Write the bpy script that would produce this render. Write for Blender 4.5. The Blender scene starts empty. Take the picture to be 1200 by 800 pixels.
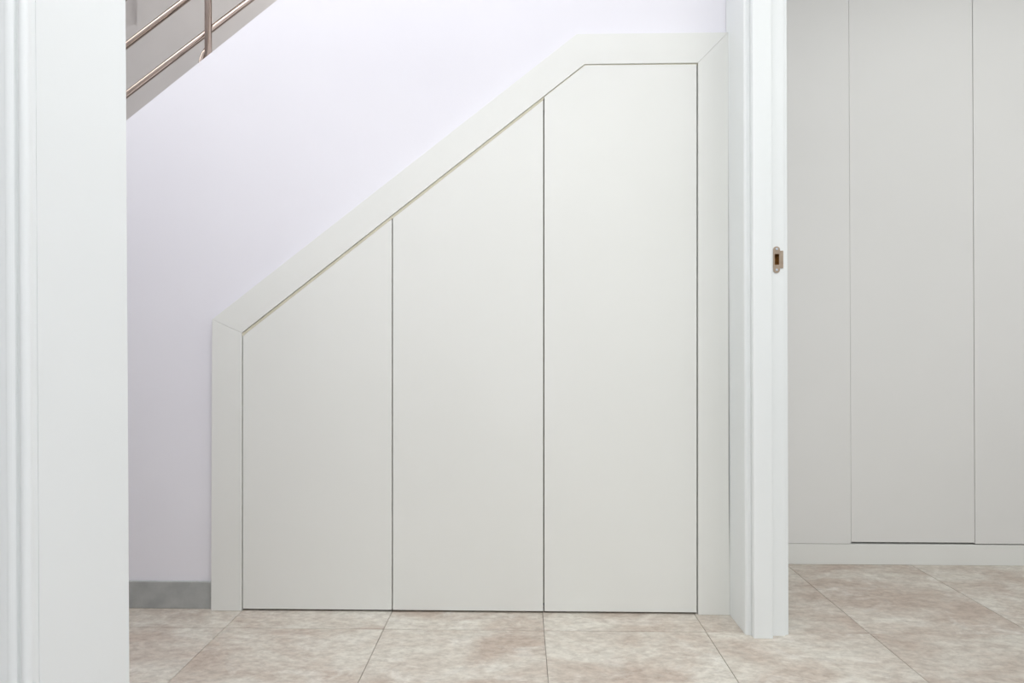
import bpy, bmesh, math, random
from mathutils import Vector

random.seed(4)
scene = bpy.context.scene
COL = scene.collection
R = math.radians

# ------------------------------------------------------------------ camera
cam_data = bpy.data.cameras.new('camera')
cam_data.sensor_width = 36.0
cam_data.lens = 36.0 * 590 / 1200
cam_data.shift_y = 0.0025
cam_data.clip_start = 0.02
cam = bpy.data.objects.new('camera', cam_data)
cam.location = (0, 0, 0.80)
cam.rotation_euler = (R(90), 0, R(0.9))
COL.objects.link(cam)
scene.camera = cam

# ------------------------------------------------------------------ world
world = bpy.data.worlds.new('world')
scene.world = world
world.use_nodes = True
bg = world.node_tree.nodes['Background']
bg.inputs['Color'].default_value = (0.93, 0.96, 1.0, 1)
bg.inputs['Strength'].default_value = 0.7


# ------------------------------------------------------------------ lamps
def area(name, loc, rot, sx, sy, power, color=(1, 1, 1)):
    d = bpy.data.lights.new(name, 'AREA')
    d.shape = 'RECTANGLE'
    d.size, d.size_y = sx, sy
    d.energy = power
    d.color = color
    o = bpy.data.objects.new(name, d)
    o.location = loc
    o.rotation_euler = rot
    COL.objects.link(o)
    return o


# ceiling lamp of the hall; unseen fill lights added in the other three spaces
area('hall_lamp', (-0.80, 0.75, 2.47), (0, 0, 0), 2.8, 0.45, 18.5, (0.98, 1.0, 1.0))
area('room_fill', (0.12, -0.16, 2.47), (0, 0, 0), 0.9, 1.0, 26.5, (0.98, 1.0, 0.99))
area('next_room_fill', (1.95, 0.25, 2.47), (0, 0, 0), 1.8, 1.5, 28, (0.98, 1.0, 0.97))
area('stairwell_fill', (-0.6, 2.05, 4.1), (0, 0, 0), 1.0, 0.4, 37, (0.97, 1.0, 1.0))

# ------------------------------------------------------------------ exposure
vs = scene.view_settings
vs.view_transform = 'Standard'
vs.look = 'None'
vs.exposure = 0.0
vs.gamma = 1.0
vs.use_curve_mapping = False


# ------------------------------------------------------------------ materials
def mat(name, rough=0.5, metallic=0.0, color=(0.8, 0.8, 0.8)):
    m = bpy.data.materials.new(name)
    m.use_nodes = True
    b = m.node_tree.nodes['Principled BSDF']
    b.inputs['Base Color'].default_value = (*color, 1)
    b.inputs['Roughness'].default_value = rough
    b.inputs['Metallic'].default_value = metallic
    return m, m.node_tree.nodes, m.node_tree.links, b


def paint(name, c0, c1, rough, scale=3.0, bump=0.0, bump_scale=300.0, spec=0.5):
    """painted or lacquered surface: a faint cloudy tone and fine relief"""
    m, n, l, b = mat(name, rough)
    b.inputs['Specular IOR Level'].default_value = spec
    g = n.new('ShaderNodeNewGeometry')
    t = n.new('ShaderNodeTexNoise')
    t.inputs['Scale'].default_value = scale
    t.inputs['Detail'].default_value = 4
    l.new(g.outputs['Position'], t.inputs['Vector'])
    r = n.new('ShaderNodeValToRGB')
    r.color_ramp.elements[0].position = 0.3
    r.color_ramp.elements[1].position = 0.7
    r.color_ramp.elements[0].color = (*c0, 1)
    r.color_ramp.elements[1].color = (*c1, 1)
    l.new(t.outputs['Fac'], r.inputs['Fac'])
    l.new(r.outputs['Color'], b.inputs['Base Color'])
    if bump:
        t2 = n.new('ShaderNodeTexNoise')
        t2.inputs['Scale'].default_value = bump_scale
        t2.inputs['Detail'].default_value = 3
        l.new(g.outputs['Position'], t2.inputs['Vector'])
        bp = n.new('ShaderNodeBump')
        bp.inputs['Strength'].default_value = bump
        bp.inputs['Distance'].default_value = 0.001
        l.new(t2.outputs['Fac'], bp.inputs['Height'])
        l.new(bp.outputs['Normal'], b.inputs['Normal'])
    return m


M = {}
M['wall'] = paint('lavender_white_wall_paint', (0.80, 0.79, 0.835), (0.83, 0.82, 0.86), 0.75, 1.5, 0.12, 220, 0.3)
M['stairwell'] = paint('grey_stairwell_paint', (0.66, 0.63, 0.61), (0.70, 0.67, 0.65), 0.8, 2.0, 0.1, 200, 0.3)
M['ceiling'] = paint('white_ceiling_paint', (0.84, 0.84, 0.84), (0.87, 0.87, 0.87), 0.85, 1.0)
M['board'] = paint('off_white_lacquered_board', (0.768, 0.774, 0.738), (0.788, 0.794, 0.760), 0.42, 2.2, 0.03, 120, 0.45)
M['wardrobe'] = paint('pale_grey_white_laminate', (0.75, 0.75, 0.725), (0.77, 0.77, 0.745), 0.45, 2.0, 0.03, 120, 0.45)
M['joinery'] = paint('cool_white_door_lacquer', (0.815, 0.84, 0.835), (0.835, 0.86, 0.855), 0.4, 2.0, 0.03, 100, 0.45)
M['carcass'] = paint('raw_beige_carcass', (0.58, 0.55, 0.42), (0.64, 0.60, 0.47), 0.7, 20.0)
M['dark'] = paint('painted_inside_shade', (0.10, 0.10, 0.12), (0.13, 0.13, 0.15), 0.8, 6.0)  # shade behind the doors, put into the colour
M['skirting'] = paint('grey_concrete_skirting', (0.33, 0.34, 0.33), (0.43, 0.44, 0.425), 0.6, 22.0, 0.2, 150)
M['grout'] = paint('grey_beige_grout', (0.20, 0.18, 0.16), (0.34, 0.31, 0.28), 0.9, 14.0)
M['plate'] = paint('brushed_bronze_steel', (0.42, 0.33, 0.25), (0.50, 0.40, 0.31), 0.38, 60.0)
for nd in M['plate'].node_tree.nodes:
    if nd.type == 'BSDF_PRINCIPLED':
        nd.inputs['Metallic'].default_value = 0.75
M['screw'] = mat('bright_zinc_screw', 0.25, 1.0, (0.78, 0.84, 0.9))[0]
M['pocket'] = paint('raw_brown_wood_pocket', (0.10, 0.045, 0.01), (0.45, 0.22, 0.05), 0.7, 90.0)
M['steel'] = mat('polished_stainless_steel', 0.10, 1.0, (0.50, 0.41, 0.35))[0]  # brown tint paints in the reflection of darker surroundings


def tile_material():
    m, n, l, b = mat('beige_cement_look_tile', 0.42)
    b.inputs['Specular IOR Level'].default_value = 0.4
    g = n.new('ShaderNodeNewGeometry')
    oi = n.new('ShaderNodeObjectInfo')
    mul = n.new('ShaderNodeMath'); mul.operation = 'MULTIPLY'
    mul.inputs[1].default_value = 37.0
    l.new(oi.outputs['Random'], mul.inputs[0])
    comb = n.new('ShaderNodeCombineXYZ')
    for i in range(3):
        l.new(mul.outputs[0], comb.inputs[i])
    add = n.new('ShaderNodeVectorMath'); add.operation = 'ADD'
    l.new(g.outputs['Position'], add.inputs[0])
    l.new(comb.outputs[0], add.inputs[1])
    # wiped, streaky direction of the print
    mp = n.new('ShaderNodeMapping')
    mp.inputs['Scale'].default_value = (1.0, 2.1, 1.0)
    mp.inputs['Rotation'].default_value = (0, 0, 0.35)
    l.new(add.outputs[0], mp.inputs['Vector'])

    def noise(scale, detail, rough, dist=0.0):
        t = n.new('ShaderNodeTexNoise')
        t.inputs['Scale'].default_value = scale
        t.inputs['Detail'].default_value = detail
        t.inputs['Roughness'].default_value = rough
        t.inputs['Distortion'].default_value = dist
        l.new(mp.outputs[0], t.inputs['Vector'])
        return t

    def ramp(src, p0, c0, p1, c1):
        r = n.new('ShaderNodeValToRGB')
        e = r.color_ramp.elements
        e[0].position, e[1].position = p0, p1
        e[0].color, e[1].color = (*c0, 1), (*c1, 1)
        l.new(src, r.inputs['Fac'])
        return r

    def mix(fac, a, bb, amount=None):
        x = n.new('ShaderNodeMix'); x.data_type = 'RGBA'
        if amount is None:
            l.new(fac, x.inputs[0])
        else:
            x.inputs[0].default_value = amount
        l.new(a, x.inputs[6]); l.new(bb, x.inputs[7])
        return x.outputs[2]

    big = noise(3.6, 7, 0.66, 0.5)
    base = ramp(big.outputs['Fac'], 0.38, (0.465, 0.395, 0.34), 0.60, (0.605, 0.58, 0.525))
    light = noise(6.5, 8, 0.7, 0.8)
    lf = ramp(light.outputs['Fac'], 0.54, (0, 0, 0), 0.72, (0.75, 0.75, 0.75))
    lc = n.new('ShaderNodeRGB'); lc.outputs[0].default_value = (0.70, 0.69, 0.65, 1)
    c1 = mix(lf.outputs['Color'], base.outputs['Color'], lc.outputs[0])
    fine = noise(38, 6, 0.7, 0.3)
    fc = ramp(fine.outputs['Fac'], 0.35, (0.76, 0.73, 0.71), 0.62, (1.08, 1.07, 1.05))
    mm = n.new('ShaderNodeMix'); mm.data_type = 'RGBA'; mm.blend_type = 'MULTIPLY'
    mm.inputs[0].default_value = 0.9
    l.new(c1, mm.inputs[6]); l.new(fc.outputs['Color'], mm.inputs[7])
    l.new(mm.outputs[2], b.inputs['Base Color'])
    bp = n.new('ShaderNodeBump')
    bp.inputs['Strength'].default_value = 0.15
    bp.inputs['Distance'].default_value = 0.001
    l.new(fine.outputs['Fac'], bp.inputs['Height'])
    l.new(bp.outputs['Normal'], b.inputs['Normal'])
    rr = n.new('ShaderNodeMapRange')
    rr.inputs[3].default_value = 0.36; rr.inputs[4].default_value = 0.55
    l.new(big.outputs['Fac'], rr.inputs[0])
    l.new(rr.outputs[0], b.inputs['Roughness'])
    return m


M['tile'] = tile_material()


# ------------------------------------------------------------------ geometry helpers
def link(name, bm, material, parent=None, bevel=0.0, seg=2, smooth=False):
    bmesh.ops.recalc_face_normals(bm, faces=bm.faces)
    me = bpy.data.meshes.new(name)
    bm.to_mesh(me)
    bm.free()
    if smooth:
        for p in me.polygons:
            p.use_smooth = True
    me.materials.append(material)
    o = bpy.data.objects.new(name, me)
    COL.objects.link(o)
    if parent:
        o.parent = parent
    if bevel:
        md = o.modifiers.new('edge', 'BEVEL')
        md.width = bevel
        md.segments = seg
        md.limit_method = 'ANGLE'
        md.angle_limit = R(30)
    return o


def structure(o):
    o['kind'] = 'structure'
    return o


def thing(name, label, cat, loc, group=None):
    o = bpy.data.objects.new(name, None)
    o.location = loc
    o.empty_display_size = 0.1
    COL.objects.link(o)
    o['label'] = label
    o['category'] = cat
    if group:
        o['group'] = group
    return o


def prism(bm, pts, axis, a, b, lean=0.0, zref=0.0):
    """extrude a 2-D outline; axis 'Y': pts are (x,z); axis 'Z': pts are (x,y)"""
    def v(p, t):
        co = (p[0], t, p[1]) if axis == 'Y' else (p[0], p[1], t)
        return bm.verts.new((co[0] + lean * (co[2] - zref), co[1], co[2]))
    A = [v(p, a) for p in pts]
    B = [v(p, b) for p in pts]
    n = len(pts)
    bm.faces.new(A)
    bm.faces.new(list(reversed(B)))
    for i in range(n):
        j = (i + 1) % n
        bm.faces.new((A[j], A[i], B[i], B[j]))
    return bm


def box(bm, x0, x1, y0, y1, z0, z1, lean=0.0, zref=0.0):
    return prism(bm, [(x0, y0), (x1, y0), (x1, y1), (x0, y1)], 'Z', z0, z1, lean, zref)


def tube(bm, path, r, n=16):
    path = [Vector(p) for p in path]
    rings = []
    up = Vector((0.3, 0.9, 0.2)).normalized()
    for i, p in enumerate(path):
        if i == 0:
            t = path[1] - path[0]
        elif i == len(path) - 1:
            t = path[-1] - path[-2]
        else:
            t = (path[i + 1] - p).normalized() + (p - path[i - 1]).normalized()
        t.normalize()
        u = (up - t * up.dot(t)).normalized()
        w = t.cross(u)
        rings.append([bm.verts.new(p + (u * math.cos(2 * math.pi * k / n) + w * math.sin(2 * math.pi * k / n)) * r) for k in range(n)])
    for a, b in zip(rings, rings[1:]):
        for k in range(n):
            bm.faces.new((a[k], a[(k + 1) % n], b[(k + 1) % n], b[k]))
    bm.faces.new(list(reversed(rings[0])))
    bm.faces.new(rings[-1])
    return bm


def local(bm, loc):
    """move geometry into the space of a thing whose Empty stands at loc"""
    bmesh.ops.translate(bm, verts=bm.verts, vec=-Vector(loc))
    return bm


NB = bmesh.new
H_CEIL = 2.5
Y_BACK = 1.515          # painted face of the wall under the stairs
Y_CUP = 1.497           # face of the cupboard doors and frame
SLOPE = 0.7805

# ------------------------------------------------------------------ floor
floor = structure(link('floor', box(NB(), -3.0, 3.2, -1.6, 2.45, -0.05, -0.003), M['grout']))
tm = NB()
box(tm, -0.2243, 0.2243, -0.2243, 0.2243, -0.006, 0.0)
bmesh.ops.bevel(tm, geom=[e for e in tm.edges if all(v.co.z > -0.001 for v in e.verts)], offset=0.0008, segments=1, affect='EDGES')
tile0 = None
for i in range(-6, 7):
    for j in range(-6, 2):
        cx = 0.0673 + 0.45 * (i + 0.5)
        cy = 1.4075 + 0.45 * (j + 0.5)
        if tile0 is None:
            tile0 = link('tile', tm, M['tile'], floor)
            t = tile0
        else:
            t = tile0.copy()
            COL.objects.link(t)
            t.parent = floor
        t.location = (cx, cy, random.uniform(-0.0004, 0.0002))

# ------------------------------------------------------------------ walls and ceilings
# wall under the staircase, its upper edge climbing with the flight, with the cupboard's opening cut out
xt = -0.7353 + (H_CEIL - 1.8426) / SLOPE
outline = [(-3.0, 0), (-0.875, 0), (-0.875, 0.86), (0.178, 1.672), (0.57, 1.672), (0.57, 0),
           (0.70, 0), (0.70, H_CEIL), (xt, H_CEIL), (-1.1936, 1.4849), (-3.0, 1.4849 - SLOPE * 1.8064)]
structure(link('wall_back', prism(NB(), outline, 'Y', Y_BACK, Y_BACK + 0.10), M['wall']))

# stairwell behind: far wall with a shallow recess at its upper left
sw = NB()
box(sw, -1.885, 0.62, 2.45, 2.6, 0, 4.2)
box(sw, -3.0, -1.885, 2.45, 2.6, 0, 2.372)
box(sw, -3.0, -1.885, 2.475, 2.6, 2.372, 4.2)
structure(link('wall_stairwell', sw, M['stairwell']))
structure(link('ceiling_stairwell', box(NB(), -3.0, 0.62, 1.515, 2.6, 4.2, 4.3), M['ceiling']))
structure(link('wall_landing', box(NB(), -3.0, 0.73, 1.515, 1.615, H_CEIL + 0.1, 4.2), M['stairwell']))
structure(link('wall_left', box(NB(), -3.1, -3.0, -1.6, 2.6, 0, 4.2), M['wall']))

# wall on the right of the hall with the doorway to the next room
wr = NB()
box(wr, 0.637, 0.7265, 1.41, 1.515, 0, H_CEIL)
box(wr, 0.70, 0.7265, 1.515, 2.6, 0, H_CEIL)
box(wr, 0.637, 0.7265, 0.60, 1.41, 2.06, H_CEIL)
box(wr, 0.637, 0.7265, -1.6, 0.60, 0, H_CEIL)
structure(link('wall_right', wr, M['wall']))

# wall with the opening the photograph is taken through
wf = NB()
box(wf, -3.0, -0.4145, 0.413, 0.507, 0, H_CEIL)
box(wf, 0.60, 0.636, 0.413, 0.507, 0, H_CEIL)
box(wf, -0.4145, 0.60, 0.413, 0.507, 2.06, H_CEIL)
structure(link('wall_front', wf, M['wall']))
structure(link('wall_outer', box(NB(), 3.2, 3.3, -1.6, 2.1, 0, H_CEIL), M['wall']))
structure(link('ceiling', box(NB(), -3.0, 3.2, -1.6, 1.515, H_CEIL, H_CEIL + 0.1), M['ceiling']))
structure(link('ceiling_next_room', box(NB(), 0.7265, 3.2, 1.515, 2.1, H_CEIL, H_CEIL + 0.1), M['ceiling']))
structure(link('wall_next_room', box(NB(), 0.7265, 3.2, 2.0, 2.1, 0, H_CEIL), M['wall']))

# grey skirting left of the cupboard
structure(link('baseboard_back', box(NB(), -2.9, -0.928, 1.507, Y_BACK, 0, 0.0806), M['skirting'], bevel=0.001))

# ------------------------------------------------------------------ doorway on the right: stop, rebate, strike plate
LEAN = -0.0031
d1 = bpy.data.objects.new('door_1', None)
d1.location = (0.68, 1.40, 0)
COL.objects.link(d1)
structure(d1)
L1 = d1.location.copy()
DH = 2.05


def arc(cx, cy, r, a0, a1, n=6):
    return [(cx + r * math.cos(R(a0 + (a1 - a0) * k / n)), cy + r * math.sin(R(a0 + (a1 - a0) * k / n))) for k in range(n + 1)]


# hall side casing: flat board on the wall with a rounded front corner
prof = [(0.6365, 1.512), (0.6205, 1.512)] + arc(0.6265, 1.4005, 0.006, 180, 270) + [(0.6325, 1.3945), (0.6335, 1.3935), (0.6365, 1.3935)]
link('casing', local(prism(NB(), prof, 'Z', 0, DH, LEAN), L1), M['joinery'], d1)
# jamb board with the pocket of the lock cut out between two lengths
jb = NB()
box(jb, 0.637, 0.727, 1.392, 1.4095, 0, 1.0165, LEAN)
box(jb, 0.637, 0.727, 1.392, 1.4095, 1.047, DH, LEAN)
box(jb, 0.637, 0.7007, 1.392, 1.4095, 1.0165, 1.047, LEAN)
box(jb, 0.7142, 0.727, 1.392, 1.4095, 1.0165, 1.047, LEAN)
link('jamb', local(jb, L1), M['joinery'], d1)
# proud door stop with eased edges
sp = NB()
prism(sp, arc(0.6395, 1.3825, 0.0035, 180, 270, 4) + arc(0.6865, 1.3805, 0.0015, 270, 360, 3) + [(0.688, 1.3918), (0.636, 1.3918)], 'Z', 0.0, DH, LEAN)
link('door_stop', local(sp, L1), M['joinery'], d1)
# rubber seal in the corner of the rebate
link('seal', local(box(NB(), 0.6885, 0.6915, 1.387, 1.3919, 0.004, DH, LEAN), L1), M['joinery'], d1, bevel=0.001)
# casing on the far side of the wall, two fine steps
cs = NB()
prism(cs, [(0.7275, 1.396), (0.7325, 1.396), (0.7335, 1.3975), (0.7385, 1.3975), (0.7400, 1.399), (0.7400, 1.47), (0.7275, 1.47)], 'Z', 0, DH, LEAN)
link('casing', local(cs, L1), M['joinery'], d1)


# strike plate: rounded plate with a slot and a lip towards the door
def strike():
    bm = NB()
    x0, x1, z0, z1 = 0.6940, 0.7125, 0.9945, 1.0675
    xc, r = (x0 + x1) / 2, (x1 - x0) / 2
    outer = []
    N = 10
    for k in range(N + 1):
        a = math.pi * k / N
        outer.append((xc + r * math.cos(a), z1 - r + r * math.sin(a)))
    for k in range(N + 1):
        a = math.pi + math.pi * k / N
        outer.append((xc + r * math.cos(a), z0 + r + r * math.sin(a)))
    inner = [(0.7100, 1.0465), (0.6980, 1.0465), (0.6980, 1.0170), (0.7100, 1.0170)]
    front, back = 1.3902, 1.3919
    top = outer[:N + 1]; bot = outer[N + 1:]
    # upper and lower lobes and the two bars beside the slot
    prism(bm, top + [(x0, inner[1][1]), (x1, inner[0][1])], 'Y', front, back)
    prism(bm, [(x1, inner[3][1]), (x0, inner[2][1])] + bot, 'Y', front, back)
    prism(bm, [(x0, 1.0170), (0.6980, 1.0170), (0.6980, 1.0465), (x0, 1.0465)], 'Y', front, back)
    prism(bm, [(0.7100, 1.0170), (x1, 1.0170), (x1, 1.0465), (0.7100, 1.0465)], 'Y', front, back)
    return bm


pl = link('strike_plate', local(strike(), L1), M['plate'], d1, bevel=0.0003)
pl['label'] = 'bronze coloured latch strike plate with two screws on white jamb'
lp = NB()
prism(lp, [(0.7120, 1.3902), (0.7200, 1.3902)] + arc(0.7200, 1.3922, 0.002, 270, 350, 4) + [(0.7120, 1.3919)], 'Z', 1.0080, 1.0555)
link('lip', local(lp, L1), M['plate'], pl)
pk = NB()
box(pk, 0.6975, 0.7105, 1.4060, 1.4098, 1.0165, 1.047)
box(pk, 0.6970, 0.6979, 1.3922, 1.4060, 1.0165, 1.047)
box(pk, 0.7101, 0.7110, 1.3922, 1.4060, 1.0165, 1.047)
box(pk, 0.6979, 0.7101, 1.3922, 1.4060, 1.0160, 1.0169)
box(pk, 0.6979, 0.7101, 1.3922, 1.4060, 1.0466, 1.0475)
link('pocket', local(pk, L1), M['pocket'], pl)
for z in (1.0605, 1.0035):
    s = NB()
    bmesh.ops.create_cone(s, cap_ends=True, segments=16, radius1=0.0034, radius2=0.0030, depth=0.0012)
    bmesh.ops.rotate(s, verts=s.verts, matrix=__import__('mathutils').Matrix.Rotation(R(90), 3, 'X'))
    bmesh.ops.translate(s, verts=s.verts, vec=(0.7032, 1.3899, z))
    link('screw', local(s, L1), M['screw'], pl)

# ------------------------------------------------------------------ door frame close to the camera on the left
d2 = bpy.data.objects.new('door_2', None)
d2.location = (-0.41, 0.46, 0)
COL.objects.link(d2)
structure(d2)
L2 = d2.location.copy()
LEAN2 = -0.0057
jp = [(-0.4140, 0.412), (-0.4005, 0.412)] + arc(-0.4022, 0.5063, 0.0022, 0, 90, 4) + [(-0.4140, 0.5085)]
link('jamb', local(prism(NB(), jp, 'Z', 0, DH, LEAN2, 0.8), L2), M['joinery'], d2)
# moulded casing: bead, groove, then the flat board
cp = [(-0.4008, 0.4118), (-0.4010, 0.4100)] + arc(-0.4048, 0.4064, 0.0040, 20, -115, 12) \
    + [(-0.4078, 0.4056), (-0.4086, 0.4058), (-0.4098, 0.4048)] + arc(-0.4150, 0.4062, 0.0058, 325, 262, 6) + [(-0.4300, 0.3996), (-0.4800, 0.3996), (-0.4800, 0.4118)]
link('casing', local(prism(NB(), cp, 'Z', 0, DH, LEAN2, 0.8), L2), M['joinery'], d2)

# ------------------------------------------------------------------ cupboard under the stairs
LC = Vector((-0.15, Y_CUP, 0))
cup = thing('understair_cupboard', 'off white built in cupboard with sloping top fitted under the staircase', 'cupboard', LC)


def gline(x):           # middle of the sloping gap between frame and doors
    return 0.833 + 0.7774 * (x + 0.831)


YF = 1.5145             # back of frame boards, on the wall
g = 0.0002
frame_pieces = [
    [(-0.9274, 0), (-0.8345, 0), (-0.8340, 0.8335 - g), (-0.9245, 0.8740 - g)],
    [(-0.9245, 0.8740 + g), (-0.8340, 0.8335 + g), (0.1920, gline(0.192) + 0.002), (0.5270 - g, 1.6312), (0.6158 - g, 1.7205), (0.1690, 1.7205)],
    [(0.5270, 0), (0.6203, 0), (0.6203, 0.10), (0.6165, 0.40), (0.6158, 1.7205 - g), (0.5270, 1.6312 - g)],
]
for p in frame_pieces:
    link('frame_board', local(prism(NB(), p, 'Y', Y_CUP, YF), LC), M['board'], cup, bevel=0.0009)
# inner lining of the opening, seen through the gaps
ln = NB()
XA, XB, XC = -0.8338, 0.0705, 0.1925


def sl(x, d):
    return (x, gline(x) + d)


prism(ln, [sl(XA, -0.0072), sl(XB, -0.0072), sl(XB, 0.0018), sl(XA, 0.0018)], 'Y', 1.4995, 1.518)
prism(ln, [sl(XB, -0.0013), sl(XC, -0.0013), sl(XC, 0.0018), sl(XB, 0.0018)], 'Y', 1.5002, 1.518)
prism(ln, [(XC, 1.6278), (0.5268, 1.6278), (0.5268, 1.6310), (XC, 1.6310)], 'Y', 1.5002, 1.518)
prism(ln, [sl(XA, -0.03), sl(XC, -0.03), sl(XC, 0.0018), sl(XA, 0.0018)], 'Y', 1.519, 1.54)
prism(ln, [(XC, 1.600), (0.527, 1.600), (0.527, 1.6312), (XC, 1.6312)], 'Y', 1.519, 1.54)
for xv, zv in ((-0.3809, 1.15), (0.0708, 1.50), (-0.828, 0.80), (0.522, 1.60)):
    prism(ln, [(xv - 0.012, 0.02), (xv + 0.012, 0.02), (xv + 0.012, zv), (xv - 0.012, zv)], 'Y', 1.5195, 1.540)
link('lining', local(ln, LC), M['carcass'], cup)
# solid carcass behind the doors, coloured dark for the shade in the gaps
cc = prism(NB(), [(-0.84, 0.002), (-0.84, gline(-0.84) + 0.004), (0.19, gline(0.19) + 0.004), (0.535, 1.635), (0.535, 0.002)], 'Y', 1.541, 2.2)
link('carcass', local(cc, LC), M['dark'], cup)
doors = [
    (-0.8310, -0.3826, 0.0085, 'leftmost and lowest door with sloping top'),
    (-0.3792, 0.0690, 0.0085, 'middle door with sloping top'),
    (0.0726, 0.5227, 0.0020, 'tallest door with level top and clipped left corner'),
]
for x0, x1, drop, lab in doors:
    if x1 < 0.1:
        pts = [(x0, 0.0065), (x1, 0.0065), (x1, gline(x1) - drop), (x0, gline(x0) - drop)]
    else:
        pts = [(x0, 0.0065), (x1, 0.0065), (x1, 1.6270), (0.1935, 1.6270), (x0, gline(x0) - drop)]
    o = link('door', local(prism(NB(), pts, 'Y', Y_CUP + 0.0003, Y_CUP + 0.0193), LC), M['board'], cup, bevel=0.0007)
    o['label'] = lab

# ------------------------------------------------------------------ wardrobe in the next room
YW = 1.846
LW = Vector((1.5, YW, 0))
wd = thing('wardrobe', 'tall pale grey white wardrobe with flat doors seen through the right doorway', 'wardrobe', LW)
KW = -0.0046
link('plinth', local(box(NB(), 0.74, 2.3, YW, YW + 0.02, 0, 0.0735), LW), M['board'], wd, bevel=0.001)
for x0, x1, z0, dy in ((0.74, 1.2022, 0.0752, 0.0), (1.2036, 1.6450, 0.0815, 0.0010), (1.6466, 2.09, 0.0778, 0.0)):
    link('door', local(box(NB(), x0, x1, YW + dy, YW + dy + 0.019, z0, 2.40, KW), LW), M['wardrobe'], wd, bevel=0.0008)
link('carcass', local(box(NB(), 0.735, 2.3, YW + 0.024, 1.995, 0.0, 2.40), LW), M['dark'], wd)

# ------------------------------------------------------------------ stair railing
LR = Vector((-0.98, 1.565, 1.645))
rl = thing('stair_railing', 'polished steel railing with slanting bars along the top edge of the stair wall', 'railing', LR)
RS = 0.752
YR = 1.5815


def rail_z(x, z0):
    return z0 + RS * (x + 1.2448)


def post(x):
    ze = 1.4849 + SLOPE * (x + 1.1936)      # wall top here
    stem = [(x, 1.563, ze + 0.95), (x, 1.563, ze - 0.02)]
    foot = [(x - dx, 1.563, ze + dz) for dx, dz in ((0.003, 0.072), (0.013, 0.057), (0.020, 0.040), (0.026, 0.016), (0.030, -0.035))]
    return stem, foot


for x in (-1.98, -0.9770):
    stem, foot = post(x)
    po = link('post', local(tube(NB(), stem, 0.0100, 20), LR), M['steel'], rl, smooth=True)
    link('bracket', local(tube(NB(), foot, 0.0068, 14), LR), M['steel'], po, smooth=True)
for z0 in (1.5975, 1.7540, 1.9100):
    xa, xb = -2.1, -0.52
    link('rail', local(tube(NB(), [(xa, YR, rail_z(xa, z0)), (xb, YR, rail_z(xb, z0))], 0.0085, 16), LR), M['steel'], rl, smooth=True)
    for px in (-1.98, -0.977):
        if rail_z(px, z0) > 1.4849 + SLOPE * (px + 1.1936):
            pn = link('pin', local(tube(NB(), [(px, 1.565, rail_z(px, z0)), (px, YR, rail_z(px, z0))], 0.004, 8), LR), M['steel'], rl)
xa, xb = -2.1, -0.55
link('handrail', local(tube(NB(), [(xa, 1.563, rail_z(xa, 2.36)), (xb, 1.563, rail_z(xb, 2.36))], 0.021, 20), LR), M['steel'], rl, smooth=True)
